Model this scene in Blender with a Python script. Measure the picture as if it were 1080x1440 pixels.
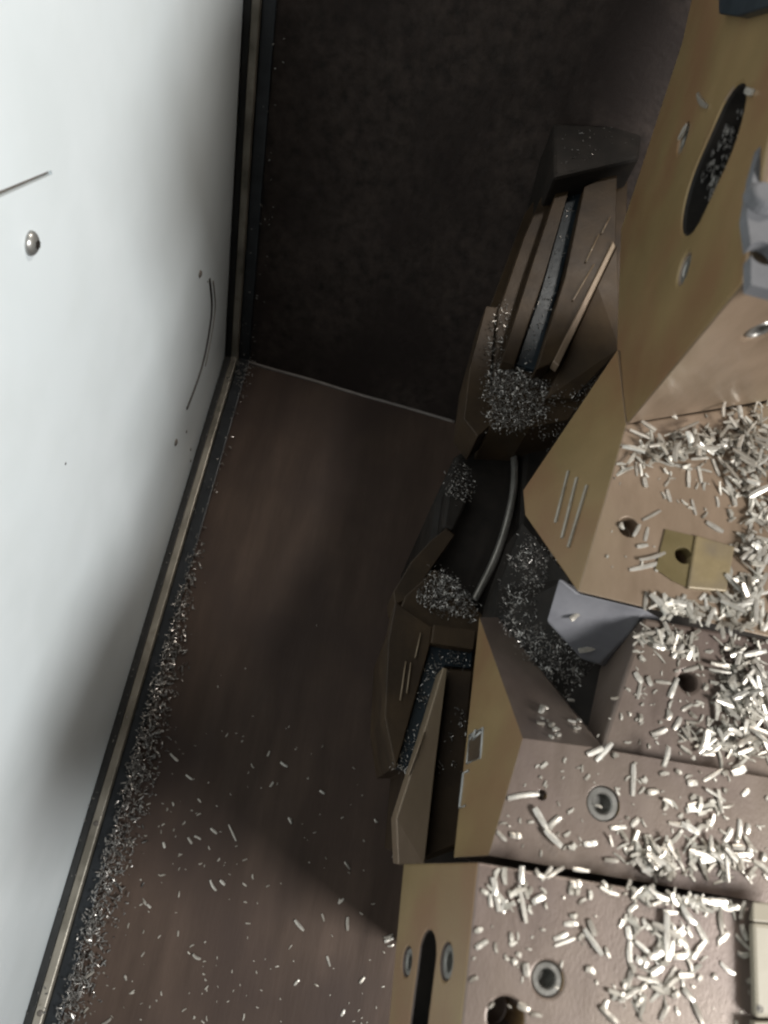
import bpy, bmesh, math, random
from mathutils import Vector, Matrix, Euler
random.seed(7)
R = random.random
def U(a, b): return a + (b - a) * random.random()
for o in list(bpy.data.objects): bpy.data.objects.remove(o)
scene = bpy.context.scene
COL = scene.collection

# ------------------------------------------------------------------ camera
F_PX, CX, CY = 1100.0, 540.0, 720.0
CAM_H = 0.95
def ray(px, py): return Vector(((px - CX) / F_PX, (CY - py) / F_PX, -1.0))
down = ray(400, 1180).normalized()                    # direction of gravity as the camera sees it
def on_floor(px, py):
    r = ray(px, py); return r * (CAM_H / r.dot(down))
p_fold, p_near = on_floor(318, 500), on_floor(35, 1440)
zc = -down
yc = (p_fold - p_near); yc = (yc - zc * yc.dot(zc)).normalized()
xc = yc.cross(zc).normalized()
R3 = Matrix((xc, yc, zc))                             # camera axes -> world axes
CAM_LOC = -(R3 @ p_fold)
cam_d = bpy.data.cameras.new('camera'); cam = bpy.data.objects.new('camera', cam_d); COL.objects.link(cam)
cam.matrix_world = Matrix.Translation(CAM_LOC) @ R3.to_4x4()
cam_d.sensor_width = 36; cam_d.lens = 36 * F_PX / 1440.0
cam_d.clip_start = 0.02; cam_d.clip_end = 50
cam_d.dof.use_dof = True; cam_d.dof.focus_distance = 0.70; cam_d.dof.aperture_fstop = 8.5
scene.camera = cam
scene.cycles.filter_width = 2.2
scene.render.resolution_x, scene.render.resolution_y = 768, 1024

# ------------------------------------------------------------------ light
world = bpy.data.worlds.new('World'); scene.world = world; world.use_nodes = True
bg = world.node_tree.nodes['Background']
bg.inputs[0].default_value = (0.80, 0.78, 0.74, 1); bg.inputs[1].default_value = 0.008
def area(name, loc, target, size, power, colour):
    d = bpy.data.lights.new(name, 'AREA'); d.shape = 'RECTANGLE'; d.size, d.size_y = size
    d.energy = power; d.color = colour
    o = bpy.data.objects.new(name, d); COL.objects.link(o); o.location = loc
    o.rotation_euler = (Vector(target) - Vector(loc)).to_track_quat('-Z', 'Y').to_euler()
    return o
area('work_lamp', (1.27, -0.90, 1.37), (0.20, -0.35, 0.42), (0.40, 0.38), 32, (1.0, 0.985, 0.96))
area('roof_lamp', (0.823, 0.679, 1.434), (0.15, -0.45, 0.0), (0.16, 0.16), 13.5, (1.0, 0.92, 0.83))
vs = scene.view_settings
vs.view_transform = 'Standard'; vs.look = 'None'; vs.gamma = 1; vs.use_curve_mapping = False; vs.exposure = 0.0

# ------------------------------------------------------------------ helpers
def wray(px, py): return R3 @ ray(px, py)
def W(px, py, z):
    r = wray(px, py); return CAM_LOC + r * ((z - CAM_LOC.z) / r.z)
def WP(px, py, p, n):
    r = wray(px, py); return CAM_LOC + r * ((p - CAM_LOC).dot(n) / r.dot(n))
def tag(o, label=None, cat=None, group=None, kind=None):
    if label: o['label'] = label
    if cat: o['category'] = cat
    if group: o['group'] = group
    if kind: o['kind'] = kind
    return o
def empty(name, loc):
    o = bpy.data.objects.new(name, None); COL.objects.link(o); o.location = loc; o.empty_display_size = 0.02
    return o
def link(name, me, mat, parent=None):
    if mat and not me.materials: me.materials.append(mat)
    o = bpy.data.objects.new(name, me); COL.objects.link(o)
    if parent:
        o.parent = parent
        m = Matrix.Identity(4); q = parent
        while q: m = Matrix.Translation(q.location) @ m; q = q.parent
        o.location = -m.translation
    return o
def from_bm(name, bm):
    bmesh.ops.recalc_face_normals(bm, faces=bm.faces)
    me = bpy.data.meshes.new(name); bm.to_mesh(me); bm.free(); return me
def prism_bm(top, bot):
    bm = bmesh.new(); n = len(top)
    t = [bm.verts.new(p) for p in top]; b = [bm.verts.new(p) for p in bot]
    bm.faces.new(t); bm.faces.new(b[::-1])
    for i in range(n):
        j = (i + 1) % n; bm.faces.new((t[j], t[i], b[i], b[j]))
    bmesh.ops.triangulate(bm, faces=[f for f in bm.faces if len(f.verts) > 4])
    bmesh.ops.recalc_face_normals(bm, faces=bm.faces)
    return bm
def cyl_bm(centre, axis, r, depth, seg=24, r2=None, stretch=None):
    """cylinder from centre going along axis*depth; stretch=(dir, half_length) makes a stadium"""
    bm = bmesh.new(); axis = axis.normalized()
    u = (stretch[0] - axis * stretch[0].dot(axis)).normalized() if stretch else axis.orthogonal().normalized()
    v = axis.cross(u); hl = stretch[1] if stretch else 0
    r2 = r if r2 is None else r2
    def ringpts(rr, c):
        pts = []
        for i in range(seg):
            a = 2 * math.pi * i / seg; cc, ss = math.cos(a), math.sin(a)
            pts.append(c + u * (rr * cc + (hl if cc >= 0 else -hl)) + v * rr * ss)
        return pts
    a = [bm.verts.new(p) for p in ringpts(r, centre)]; b = [bm.verts.new(p) for p in ringpts(r2, centre + axis * depth)]
    bm.faces.new(a); bm.faces.new(b[::-1])
    for i in range(seg):
        j = (i + 1) % seg; bm.faces.new((a[j], a[i], b[i], b[j]))
    bmesh.ops.recalc_face_normals(bm, faces=bm.faces)
    return bm
def finish(o, cutters=(), bevel=0.0014, seg=2):
    """boolean holes and soft edges, baked into the mesh"""
    cs = []
    for bm in cutters:
        c = bpy.data.objects.new('cutter', from_bm('cutter', bm)); COL.objects.link(c); cs.append(c)
        c.matrix_world = Matrix.Identity(4)
        m = o.modifiers.new('b', 'BOOLEAN'); m.operation = 'DIFFERENCE'; m.solver = 'EXACT'; m.object = c
    if bevel:
        m = o.modifiers.new('bev', 'BEVEL'); m.width = bevel; m.segments = seg; m.limit_method = 'ANGLE'; m.angle_limit = math.radians(35)
    bpy.context.view_layer.update()
    dg = bpy.context.evaluated_depsgraph_get()
    me = bpy.data.meshes.new_from_object(o.evaluated_get(dg))
    o.modifiers.clear(); o.data = me
    for c in cs: bpy.data.objects.remove(c)
    for p in me.polygons: p.use_smooth = False
    return o
def tube_bm(pts, r, seg=10):
    bm = bmesh.new(); rings = []
    for i, p in enumerate(pts):
        t = (pts[min(i + 1, len(pts) - 1)] - pts[max(i - 1, 0)]).normalized()
        u = t.cross(Vector((0, 0, 1))).normalized(); v = u.cross(t)
        rings.append([bm.verts.new(p + u * r * math.cos(2 * math.pi * k / seg) + v * r * math.sin(2 * math.pi * k / seg)) for k in range(seg)])
    for a, b in zip(rings, rings[1:]):
        for k in range(seg):
            f = bm.faces.new((a[k], a[(k + 1) % seg], b[(k + 1) % seg], b[k])); f.smooth = True
    bm.faces.new(rings[0]); bm.faces.new(rings[-1][::-1])
    return bm
def spline(pts, n=8):
    out = []
    for i in range(len(pts) - 1):
        p0, p1, p2, p3 = pts[max(i - 1, 0)], pts[i], pts[i + 1], pts[min(i + 2, len(pts) - 1)]
        for k in range(n):
            t = k / n
            out.append(0.5 * ((2 * p1) + (p2 - p0) * t + (2 * p0 - 5 * p1 + 4 * p2 - p3) * t * t + (3 * p1 - p0 - 3 * p2 + p3) * t ** 3))
    return out + [pts[-1]]

# ------------------------------------------------------------------ materials
def material(name, c1, c2=None, rough=(0.4, 0.6), metal=0.0, scale=20, bump=0.0, bump_scale=200, c3=None, scale3=4, stretch=(1, 1, 1), coat=0.0, spec=0.5, detail=6):
    m = bpy.data.materials.new(name); m.use_nodes = True
    nt = m.node_tree; N = nt.nodes; L = nt.links; bs = N['Principled BSDF']
    bs.inputs['Metallic'].default_value = metal
    bs.inputs['Coat Weight'].default_value = coat; bs.inputs['Coat Roughness'].default_value = 0.12
    bs.inputs['Specular IOR Level'].default_value = spec
    tc = N.new('ShaderNodeTexCoord'); mp = N.new('ShaderNodeMapping'); mp.inputs['Scale'].default_value = stretch
    L.new(tc.outputs['Object'], mp.inputs['Vector'])
    nz = N.new('ShaderNodeTexNoise'); nz.inputs['Scale'].default_value = scale; nz.inputs['Detail'].default_value = detail; nz.inputs['Roughness'].default_value = 0.62
    L.new(mp.outputs[0], nz.inputs['Vector'])
    rp = N.new('ShaderNodeValToRGB'); rp.color_ramp.elements[0].position = 0.32; rp.color_ramp.elements[1].position = 0.68
    rp.color_ramp.elements[0].color = (*c1, 1); rp.color_ramp.elements[1].color = (*(c2 or c1), 1)
    L.new(nz.outputs['Fac'], rp.inputs['Fac']); col = rp.outputs['Color']
    if c3:
        n3 = N.new('ShaderNodeTexNoise'); n3.inputs['Scale'].default_value = scale3; n3.inputs['Detail'].default_value = 5
        L.new(tc.outputs['Object'], n3.inputs['Vector'])
        r3 = N.new('ShaderNodeValToRGB'); r3.color_ramp.elements[0].position = 0.42; r3.color_ramp.elements[1].position = 0.66
        L.new(n3.outputs['Fac'], r3.inputs['Fac'])
        mx = N.new('ShaderNodeMix'); mx.data_type = 'RGBA'
        L.new(r3.outputs['Color'], mx.inputs[0]); L.new(col, mx.inputs[6]); mx.inputs[7].default_value = (*c3, 1)
        col = mx.outputs[2]
    L.new(col, bs.inputs['Base Color'])
    mr = N.new('ShaderNodeMapRange'); mr.inputs[3].default_value, mr.inputs[4].default_value = rough
    n2 = N.new('ShaderNodeTexNoise'); n2.inputs['Scale'].default_value = scale * 1.7; n2.inputs['Detail'].default_value = 4
    L.new(mp.outputs[0], n2.inputs['Vector']); L.new(n2.outputs['Fac'], mr.inputs[0]); L.new(mr.outputs[0], bs.inputs['Roughness'])
    if bump:
        nb = N.new('ShaderNodeTexNoise'); nb.inputs['Scale'].default_value = bump_scale; nb.inputs['Detail'].default_value = 5
        L.new(mp.outputs[0], nb.inputs['Vector'])
        bp = N.new('ShaderNodeBump'); bp.inputs['Strength'].default_value = bump; bp.inputs['Distance'].default_value = 0.002
        L.new(nb.outputs['Fac'], bp.inputs['Height']); L.new(bp.outputs[0], bs.inputs['Normal'])
    return m
M = {}
M['white'] = material('white_paint', (0.655, 0.722, 0.752), (0.695, 0.752, 0.778), (0.28, 0.42), scale=5, bump=0.03, bump_scale=90, stretch=(1, 1, 0.25), c3=(0.645, 0.705, 0.728), scale3=14)
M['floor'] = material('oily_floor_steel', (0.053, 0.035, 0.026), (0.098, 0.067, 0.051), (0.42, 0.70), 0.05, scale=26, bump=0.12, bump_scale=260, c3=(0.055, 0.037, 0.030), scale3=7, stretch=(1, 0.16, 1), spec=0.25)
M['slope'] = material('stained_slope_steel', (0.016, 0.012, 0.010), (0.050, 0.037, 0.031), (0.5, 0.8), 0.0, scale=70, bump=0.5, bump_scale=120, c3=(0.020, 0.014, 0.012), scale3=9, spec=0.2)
M['bronze'] = material('oily_brown_block', (0.170, 0.122, 0.082), (0.230, 0.168, 0.118), (0.32, 0.52), 0.2, scale=20, bump=0.10, bump_scale=420, stretch=(3, 1, 1), c3=(0.195, 0.150, 0.094), scale3=7, coat=0.12)
M['brown'] = material('brown_block_face', (0.108, 0.080, 0.068), (0.170, 0.130, 0.112), (0.26, 0.50), 0.25, scale=24, bump=0.10, bump_scale=420, stretch=(3, 1, 1), c3=(0.160, 0.125, 0.098), scale3=9, coat=0.1)
M['olive'] = material('olive_oiled_end', (0.222, 0.157, 0.070), (0.295, 0.203, 0.094), (0.28, 0.48), 0.3, scale=12, bump=0.08, bump_scale=420, c3=(0.235, 0.135, 0.066), scale3=14, coat=0.25)
M['darkbronze'] = material('oiled_block_with_shade', (0.022, 0.014, 0.008), (0.056, 0.036, 0.019), (0.4, 0.65), 0.1, scale=18, bump=0.12, bump_scale=300, spec=0.3)  # oiled bronze, darkened to put the deep holders' shade into its colour
M['dark'] = material('black_oily_iron_and_shade', (0.008, 0.007, 0.006), (0.022, 0.018, 0.015), (0.5, 0.75), 0.0, scale=30, bump=0.2, bump_scale=150, spec=0.2)  # iron of hub and cap; also the shade painted inside the oval pockets
M['navy'] = material('blued_steel', (0.010, 0.016, 0.021), (0.022, 0.031, 0.038), (0.3, 0.55), 0.15, scale=30, bump=0.1, bump_scale=200, spec=0.35)
M['greyblue'] = material('grey_lilac_steel', (0.135, 0.135, 0.150), (0.21, 0.21, 0.225), (0.35, 0.55), 0.1, scale=25, bump=0.08)
M['greybracket'] = material('grey_cast', (0.085, 0.086, 0.092), (0.13, 0.131, 0.138), (0.6, 0.8), 0.0, scale=25, bump=0.08, spec=0.15)
M['steel'] = material('dull_steel', (0.30, 0.30, 0.29), (0.42, 0.42, 0.40), (0.25, 0.45), 0.7, scale=40, bump=0.08)
M['socket'] = material('socket_steel', (0.16, 0.155, 0.14), (0.26, 0.25, 0.23), (0.25, 0.45), 0.6, scale=60, bump=0.1)
M['rail'] = material('aluminium_rail', (0.26, 0.235, 0.19), (0.46, 0.43, 0.37), (0.3, 0.5), 0.35, scale=60, bump=0.1, c3=(0.17, 0.155, 0.125), scale3=30)
M['rubber'] = material('black_rubber', (0.012, 0.013, 0.013), (0.025, 0.026, 0.026), (0.4, 0.65), scale=60, bump=0.2)
M['channel'] = material('blue_grey_channel', (0.010, 0.013, 0.016), (0.028, 0.032, 0.037), (0.3, 0.5), 0.3, scale=40, bump=0.1)
M['beige'] = material('beige_paint', (0.27, 0.245, 0.19), (0.31, 0.28, 0.22), (0.45, 0.6), scale=10, bump=0.04)
M['brass'] = material('stained_brass', (0.17, 0.130, 0.070), (0.25, 0.195, 0.105), (0.35, 0.55), 0.2, scale=45, bump=0.08, bump_scale=500, c3=(0.17, 0.135, 0.09), scale3=40)
M['olivekey'] = material('olive_seat', (0.10, 0.078, 0.032), (0.14, 0.108, 0.05), (0.35, 0.55), 0.2, scale=45, bump=0.08, bump_scale=500)
M['chip'] = material('bright_swarf', (0.50, 0.475, 0.42), (0.76, 0.735, 0.675), (0.24, 0.48), 0.5, scale=3, detail=2)
nt = M['chip'].node_tree; oi = nt.nodes.new('ShaderNodeObjectInfo'); bs_ = nt.nodes['Principled BSDF']
mxc = nt.nodes.new('ShaderNodeMix'); mxc.data_type = 'RGBA'; mxc.inputs[6].default_value = (0.24, 0.212, 0.175, 1)
crv = nt.nodes.new('ShaderNodeMapRange'); crv.inputs[3].default_value = 0.15; crv.inputs[4].default_value = 1.0
nt.links.new(oi.outputs['Random'], crv.inputs[0]); nt.links.new(crv.outputs[0], mxc.inputs[0])
nt.links.new(bs_.inputs['Base Color'].links[0].from_socket, mxc.inputs[7]); nt.links.new(mxc.outputs[2], bs_.inputs['Base Color'])
M['chipdirty'] = material('oily_swarf', (0.15, 0.128, 0.10), (0.62, 0.59, 0.52), (0.28, 0.52), 0.4, scale=90, detail=3)
M['chipdull'] = material('dull_swarf', (0.06, 0.056, 0.052), (0.50, 0.48, 0.45), (0.18, 0.42), 0.75, scale=260, detail=2)
M['weld'] = material('weld_bead', (0.20, 0.175, 0.16), (0.28, 0.25, 0.23), (0.4, 0.6), 0.2, scale=60, bump=0.2)
M['scuff'] = material('dark_scuff', (0.030, 0.026, 0.024), (0.05, 0.045, 0.04), (0.4, 0.6), scale=60)
M['slotwall'] = material('grey_slot', (0.10, 0.09, 0.08), (0.16, 0.14, 0.12), (0.4, 0.6), scale=60)

# ------------------------------------------------------------------ the setting
X = Vector((1, 0, 0)); Y = Vector((0, 1, 0)); Z = Vector((0, 0, 1))
fold_far = W(600, 582, 0.0); fd = Vector((fold_far.x, fold_far.y, 0)).normalized()
pB = WP(345, 0, Vector((0, 0, 0)), X)                # where the slope's edge leaves the frame on the wall plane
bdir = Vector((0, pB.y, pB.z)).normalized()
bn = fd.cross(bdir).normalized()
if bn.z < 0: bn = -bn
print('cam', CAM_LOC, 'bdir', bdir, 'fold', fd)
def sheet(name, a, b, c, d, thick, n, mat):
    top = [a, b, c, d]; bot = [p - n * thick for p in top]
    return link(name, from_bm(name, prism_bm(top, bot)), mat)
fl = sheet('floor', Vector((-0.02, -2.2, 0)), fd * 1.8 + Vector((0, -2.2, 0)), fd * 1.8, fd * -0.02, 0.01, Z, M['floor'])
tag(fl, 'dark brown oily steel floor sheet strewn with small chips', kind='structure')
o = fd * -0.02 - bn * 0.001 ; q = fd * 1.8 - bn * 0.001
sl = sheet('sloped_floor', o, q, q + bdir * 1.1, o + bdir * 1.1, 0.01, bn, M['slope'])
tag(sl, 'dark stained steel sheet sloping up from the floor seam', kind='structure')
seam = [W(x, y, 0.0012) for x, y in ((338, 512), (380, 521), (440, 534), (500, 552), (560, 572), (640, 590))]
seam = [Vector((p.x, p.y, 0)) - Y * 0 for p in seam]
# keep the bead on the fold line with a slight wander
seam = [fd * p.dot(fd) + Vector((0, U(-.0012, .0008), 0.001)) for p in seam]
link('weld_bead', from_bm('weld_bead', tube_bm(spline(seam), 0.0022, 8)), M['weld'], sl)

# ------------------------------------------------------------------ white enclosure panel
panel = empty('enclosure_panel', (0, 0, 0))
tag(panel, 'tall white painted enclosure panel with seal and rail along its foot', 'panel')
wl = link('sheet', from_bm('sheet', prism_bm([Vector((0, -2.2, -0.02)), Vector((0, 1.3, -0.02)), Vector((0, 1.3, 1.6)), Vector((0, -2.2, 1.6))],
                                              [Vector((-0.02, -2.2, -0.02)), Vector((-0.02, 1.3, -0.02)), Vector((-0.02, 1.3, 1.6)), Vector((-0.02, -2.2, 1.6))])), M['white'], panel)
def wallpt(px, py): return WP(px, py, Vector((0, 0, 0)), X)
cut = []
a, b = wallpt(-40, 290), wallpt(73, 242)
bmc = prism_bm([a + Z * 0.0022, b + Z * 0.0016, b - Z * 0.0016, a - Z * 0.0022], [p - X * 0.006 for p in (a + Z * 0.0022, b + Z * 0.0016, b - Z * 0.0016, a - Z * 0.0022)])
for v in bmc.verts: v.co += X * (0.003)
finish(wl, [bmc], bevel=0)
link('slot', from_bm('slot', prism_bm([p - X * 0.0025 for p in (a + Z * .002, b + Z * .0014, b - Z * .0014, a - Z * .002)], [p - X * 0.004 for p in (a + Z * .002, b + Z * .0014, b - Z * .0014, a - Z * .002)])), M['slotwall'], panel)
def beam(name, x0, x1, h, mat, lift=0.0, wig=0):
    """strip that follows the floor and then the slope, at x0..x1 from the panel"""
    bm = bmesh.new(); rows = []
    stations = [(-2.0, 0)] + [(-1.2 + i * 0.1, 0) for i in range(12)] + [(0, 0.0)] + [(0, 0.1 * i) for i in range(1, 9)]
    for yy, t in stations:
        base = Vector((0, yy, 0)) if t == 0 else bdir * t
        up = Z if (yy < 0) else (bn if t > 0 else (Z + bn).normalized())
        up = Vector((0, up.y, up.z)).normalized()
        w0 = U(-wig, wig)
        rows.append([bm.verts.new(base + X * (x0 + w0) + up * lift), bm.verts.new(base + X * (x0 + w0) + up * (h + lift)), bm.verts.new(base + X * (x1 + w0) + up * (h + lift)), bm.verts.new(base + X * (x1 + w0) + up * lift)])
    for r0, r1 in zip(rows, rows[1:]):
        for k in range(4): bm.faces.new((r0[k], r0[(k + 1) % 4], r1[(k + 1) % 4], r1[k]))
    bm.faces.new(rows[0]); bm.faces.new(rows[-1][::-1])
    o = link(name, from_bm(name, bm), mat, panel)
    finish(o, bevel=0.0012); return o
beam('rubber_seal', 0.0005, 0.0088, 0.010, M['rubber'], wig=0.0004)
rail = beam('foot_rail', 0.0092, 0.0180, 0.012, M['rail'], wig=0.0004)
beam('channel', 0.0185, 0.034, 0.003, M['channel'], lift=0.001)
def dome(name, c, n, r, h, mat, parent, seg=20):
    bm = bmesh.new(); n = n.normalized(); u = n.orthogonal().normalized(); v = n.cross(u); rows = []
    for k in range(6):
        a = k / 6 * math.pi / 2
        rows.append([bm.verts.new(c + n * (h * math.sin(a)) + (u * math.cos(2 * math.pi * i / seg) + v * math.sin(2 * math.pi * i / seg)) * r * math.cos(a)) for i in range(seg)])
    for r0, r1 in zip(rows, rows[1:]):
        for i in range(seg):
            f = bm.faces.new((r0[i], r0[(i + 1) % seg], r1[(i + 1) % seg], r1[i])); f.smooth = True
    bm.faces.new(rows[-1]); bm.faces.new(rows[0][::-1])
    return link(name, from_bm(name, bm), mat, parent)
c = wallpt(43, 342)
sc = dome('screw', c, X, 0.0075, 0.0045, M['steel'], panel)
so = link('socket', from_bm('socket', cyl_bm(c + X * 0.0040, X, 0.0028, 0.0008, 6)), M['dark'], sc)
dome('paint_spot', wallpt(92, 652), X, 0.0011, 0.0006, M['scuff'], panel, 10)
for px, py, r in ((281, 385, .0045), (247, 622, .0045), (262, 607, .002), (268, 632, .002), (268, 648, .002), (292, 396, .0012)):
    dome('rivet', wallpt(px, py), X, r, r * 0.5, M['slotwall'], panel, 12)
gp = [wallpt(*p) + X * 0.0004 for p in ((294, 392), (297, 425), (295, 455), (287, 500), (277, 535), (262, 575))]
link('scratch_groove', from_bm('scratch_groove', tube_bm(spline(gp, 5), 0.0016, 6)), M['scuff'], panel)
gp = [wallpt(*p) + X * 0.0006 for p in ((299, 395), (302, 430), (297, 470), (288, 515))]
link('scratch_edge', from_bm('scratch_edge', tube_bm(spline(gp, 5), 0.0008, 6)), M['weld'], panel)
# small fixings on the rail
for px, py in ((137, 1158), (57, 1425)):
    p = W(px, py, 0.012); p.x = 0.0138
    dome('rail_screw', p, Z, 0.003, 0.0012, M['slotwall'], panel, 14)
p = bdir * 0.50; dome('rail_screw', Vector((0.035, p.y, p.z)) + bn * 0.004, bn, 0.006, 0.004, M['steel'], panel, 14)

# ------------------------------------------------------------------ turret
ZF = {1: 0.530, 2: 0.512, 3: 0.500, 4: 0.545}
turret = empty('indexing_turret', W(900, 1000, 0.0))
tag(turret, 'large brown machine turret of bolted blocks covered in metal chips', 'turret')
def block(name, top, bot, mat, cutters=(), bevel=0.0014, label=None, parent=None, end=None):
    t = [p if isinstance(p, Vector) else W(*p) for p in top]; b = [p if isinstance(p, Vector) else W(*p) for p in bot]
    o = link(name, from_bm(name, prism_bm(t, b)), mat, parent or turret)
    finish(o, cutters, bevel)
    if label: o['label'] = label
    if end:
        o.data.materials.append(M['olive']); k = len(o.data.materials) - 1
        for p in o.data.polygons:
            if p.normal.dot(end) > 0.9: p.material_index = k
    return o
def darken_pocket(o, a, b, n, r):  # recess shade put into the colour of the pocket walls
    '''paints the shade inside an oval pocket, from a to b, as black material'''
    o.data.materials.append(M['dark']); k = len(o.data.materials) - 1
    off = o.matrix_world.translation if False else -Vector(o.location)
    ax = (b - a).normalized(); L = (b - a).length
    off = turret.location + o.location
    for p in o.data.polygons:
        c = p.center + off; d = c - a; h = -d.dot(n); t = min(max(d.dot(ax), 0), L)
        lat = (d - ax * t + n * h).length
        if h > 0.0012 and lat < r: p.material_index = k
def hole(px, py, p, n, r, depth):                     # cutter
    c = WP(px, py, p, n); return cyl_bm(c + n * 0.004, -n, r, depth + 0.004)
def socket(parent, px, py, p, n, r, hexr, sink=0.001):
    """ring shaped socket screw seated in a counterbore"""
    c = WP(px, py, p, n) - n * sink
    bm = bmesh.new(); seg = 24; u = n.orthogonal().normalized(); v = n.cross(u)
    prof = [(r, -0.006), (r, -0.0006), (r * 0.93, 0), (hexr * 1.15, 0), (hexr, -0.0008), (hexr, -0.006), (0.0001, -0.0065)]
    rows = [[bm.verts.new(c + n * h + (u * math.cos(2 * math.pi * i / seg) + v * math.sin(2 * math.pi * i / seg)) * rr) for i in range(seg)] for rr, h in prof]
    for r0, r1 in zip(rows, rows[1:]):
        for i in range(seg):
            bm.faces.new((r0[i], r0[(i + 1) % seg], r1[(i + 1) % seg], r1[i]))
    bm.faces.new(rows[0][::-1])
    bmesh.ops.remove_doubles(bm, verts=bm.verts, dist=0.0002)
    return link('socket_screw', from_bm('socket_screw', bm), M['socket'], parent)
# body that carries the blocks, standing on the floor
bp = ((800, 330), (735, 640), (720, 860), (700, 1000), (665, 1180), (640, 1330), (640, 1400), (1180, 1400), (1180, 250))
zb = 0.27
top = [W(x, y, zb) for x, y in bp]
block('turret_body', top, [Vector((p.x, p.y, 0.0)) for p in top], M['dark'], bevel=0.006)
# ---- block 1
z1 = ZF[1]
t1 = [W(672, 1212, z1), W(1100, 1284, z1), W(1100, 1490, z1), W(643, 1490, z1)]
b1 = [W(567, 1214, .42), W(1100, 1330, .27), W(1100, 1500, .27), W(541, 1490, .405)]
n1 = Z
e1n = (t1[3] - t1[0]).cross(b1[0] - t1[0]).normalized()
if e1n.x > 0: e1n = -e1n
b1[3] = WP(541, 1490, t1[0], e1n)
pe1 = t1[0]
c0, c1_ = WP(600, 1345, pe1, e1n), WP(588, 1440, pe1, e1n)
ov = cyl_bm((c0 + c1_) / 2 + e1n * 0.006, -e1n, 0.0125, 0.026, 28, stretch=((c1_ - c0).normalized(), (c1_ - c0).length / 2))
blk1 = block('lower_block', t1, b1, M['brown'], [hole(770, 1377, t1[0], Z, 0.0078, 0.010), hole(711, 1432, t1[0], Z, 0.0088, 0.03), ov,
      hole(572, 1352, pe1, e1n, 0.0075, 0.008), hole(627, 1352, pe1, e1n, 0.0085, 0.008)], label='brown block with a round socket, a black bore and an oval pocket', end=e1n, bevel=0.0026)
darken_pocket(blk1, c0, c1_, e1n, .014)
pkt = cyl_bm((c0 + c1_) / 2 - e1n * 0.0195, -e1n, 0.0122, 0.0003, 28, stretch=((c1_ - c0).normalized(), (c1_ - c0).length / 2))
link('pocket_shade_plate', from_bm('pocket_shade_plate', pkt), M['dark'], blk1)  # thin black plate added so the pocket bottom looks shaded
socket(blk1, 770, 1377, t1[0], Z, 0.0074, 0.0042, 0.001)
socket(blk1, 572, 1352, pe1, e1n, 0.0071, 0.004, 0.0015); socket(blk1, 627, 1352, pe1, e1n, 0.0081, 0.0045, 0.0015)
# ---- block 2
z2 = ZF[2]
t2 = [W(735, 1038, z2), W(835, 1051, z2), W(850, 1054, z2), W(1110, 1099, z2), W(1110, 1276, z2), W(687, 1203, z2)]
b2 = [W(674, 868, .38), W(700, 868, .375), W(852, 1046, .36), W(1110, 1110, .30), W(1110, 1290, .30), W(638, 1206, .42)]
e2n = (t2[5] - t2[0]).cross(b2[0] - t2[0]).normalized()
if e2n.x > 0: e2n = -e2n
b2[5] = WP(638, 1206, t2[0], e2n)
pe2 = t2[0]
blk2 = block('middle_block', t2, b2, M['brown'], [hole(848, 1130, t2[0], Z, 0.0094, 0.012), hole(762, 1118, t2[0], Z, 0.0028, 0.006)], label='brown block with one ringed socket hole and an olive side', end=e2n, bevel=0.0026)
socket(blk2, 848, 1130, t2[0], Z, 0.0090, 0.0052, 0.0008)
# small bright inlays on its olive end
for poly, rr in (((( 661, 1034), (680, 1024), (676, 1066), (657, 1074), (661, 1034)), .0007), (((660, 1084), (652, 1088), (647, 1136), (655, 1133)), .0008), (((662, 1040), (670, 1028), (667, 1040), (678, 1028)), .0011)):
    link('raised_mark', from_bm('raised_mark', tube_bm([WP(x, y, pe2, e2n) + e2n * 0.0003 for x, y in poly], rr, 8)), M['steel'], blk2)
tp = [WP(x, y, pe2, e2n) + e2n * 0.0004 for x, y in ((661, 1034), (680, 1024), (676, 1066), (657, 1074))]
block('inlay_plate', tp, [p - e2n * 0.004 for p in tp], M['darkbronze'], bevel=0.0002, parent=blk2)
# ---- block 3 (recessed)
z3 = ZF[3]
t3 = [W(905, 868, z3), W(1110, 905, z3), W(1110, 1112, z3), W(842, 1060, z3)]
b3 = [W(850, 905, .40), W(1110, 930, .30), W(1110, 1120, .30), W(792, 1000, .38)]
blk3 = block('recessed_block', t3, b3, M['brown'], [hole(968, 958, t3[0], Z, 0.0058, 0.02)], label='recessed brown block with one black bore under dense chips', bevel=0.0026)
# ---- block 4
z4 = ZF[4]
E4 = [W(880, 598, z4), W(812, 832, z4), W(735, 690, .455)]
E4n = (E4[1] - E4[0]).cross(E4[2] - E4[0]).normalized()
if E4n.x > 0: E4n = -E4n
pe4 = E4[0]
E4 = [WP(x, y, pe4, E4n) for x, y in ((880, 598), (850, 706), (812, 832), (738, 724), (735, 690), (868, 492))]
E4[1].z = z4
sh4 = [W(1120, 560, z4), W(1120, 700, z4), W(1120, 905, z4), W(1120, 905, .40), W(1120, 800, .40), W(1120, 500, .40)]
blk4 = block('upper_block', E4, sh4, M['bronze'], [hole(884, 741, E4[0], Z, 0.0062, 0.012), hole(961, 781, E4[0], Z, 0.0052, 0.022)], label='tan block with three grooves on its olive end and chips heaped on top', end=E4n, bevel=0.0026)
for a, b in (((800, 663), (782, 735)), ((812, 672), (791, 757)), ((826, 683), (800, 770))):
    p0, p1 = WP(*a, pe4, E4n), WP(*b, pe4, E4n); w = E4n.cross((p1 - p0).normalized()) * 0.0011
    tp = [p0 + w, p1 + w, p1 - w, p0 - w]
    g = block('engraved_line', [p + E4n * 0.0012 for p in tp], [p - E4n * 0.004 for p in tp], M['rail'], bevel=0.0003, parent=blk4)
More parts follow.
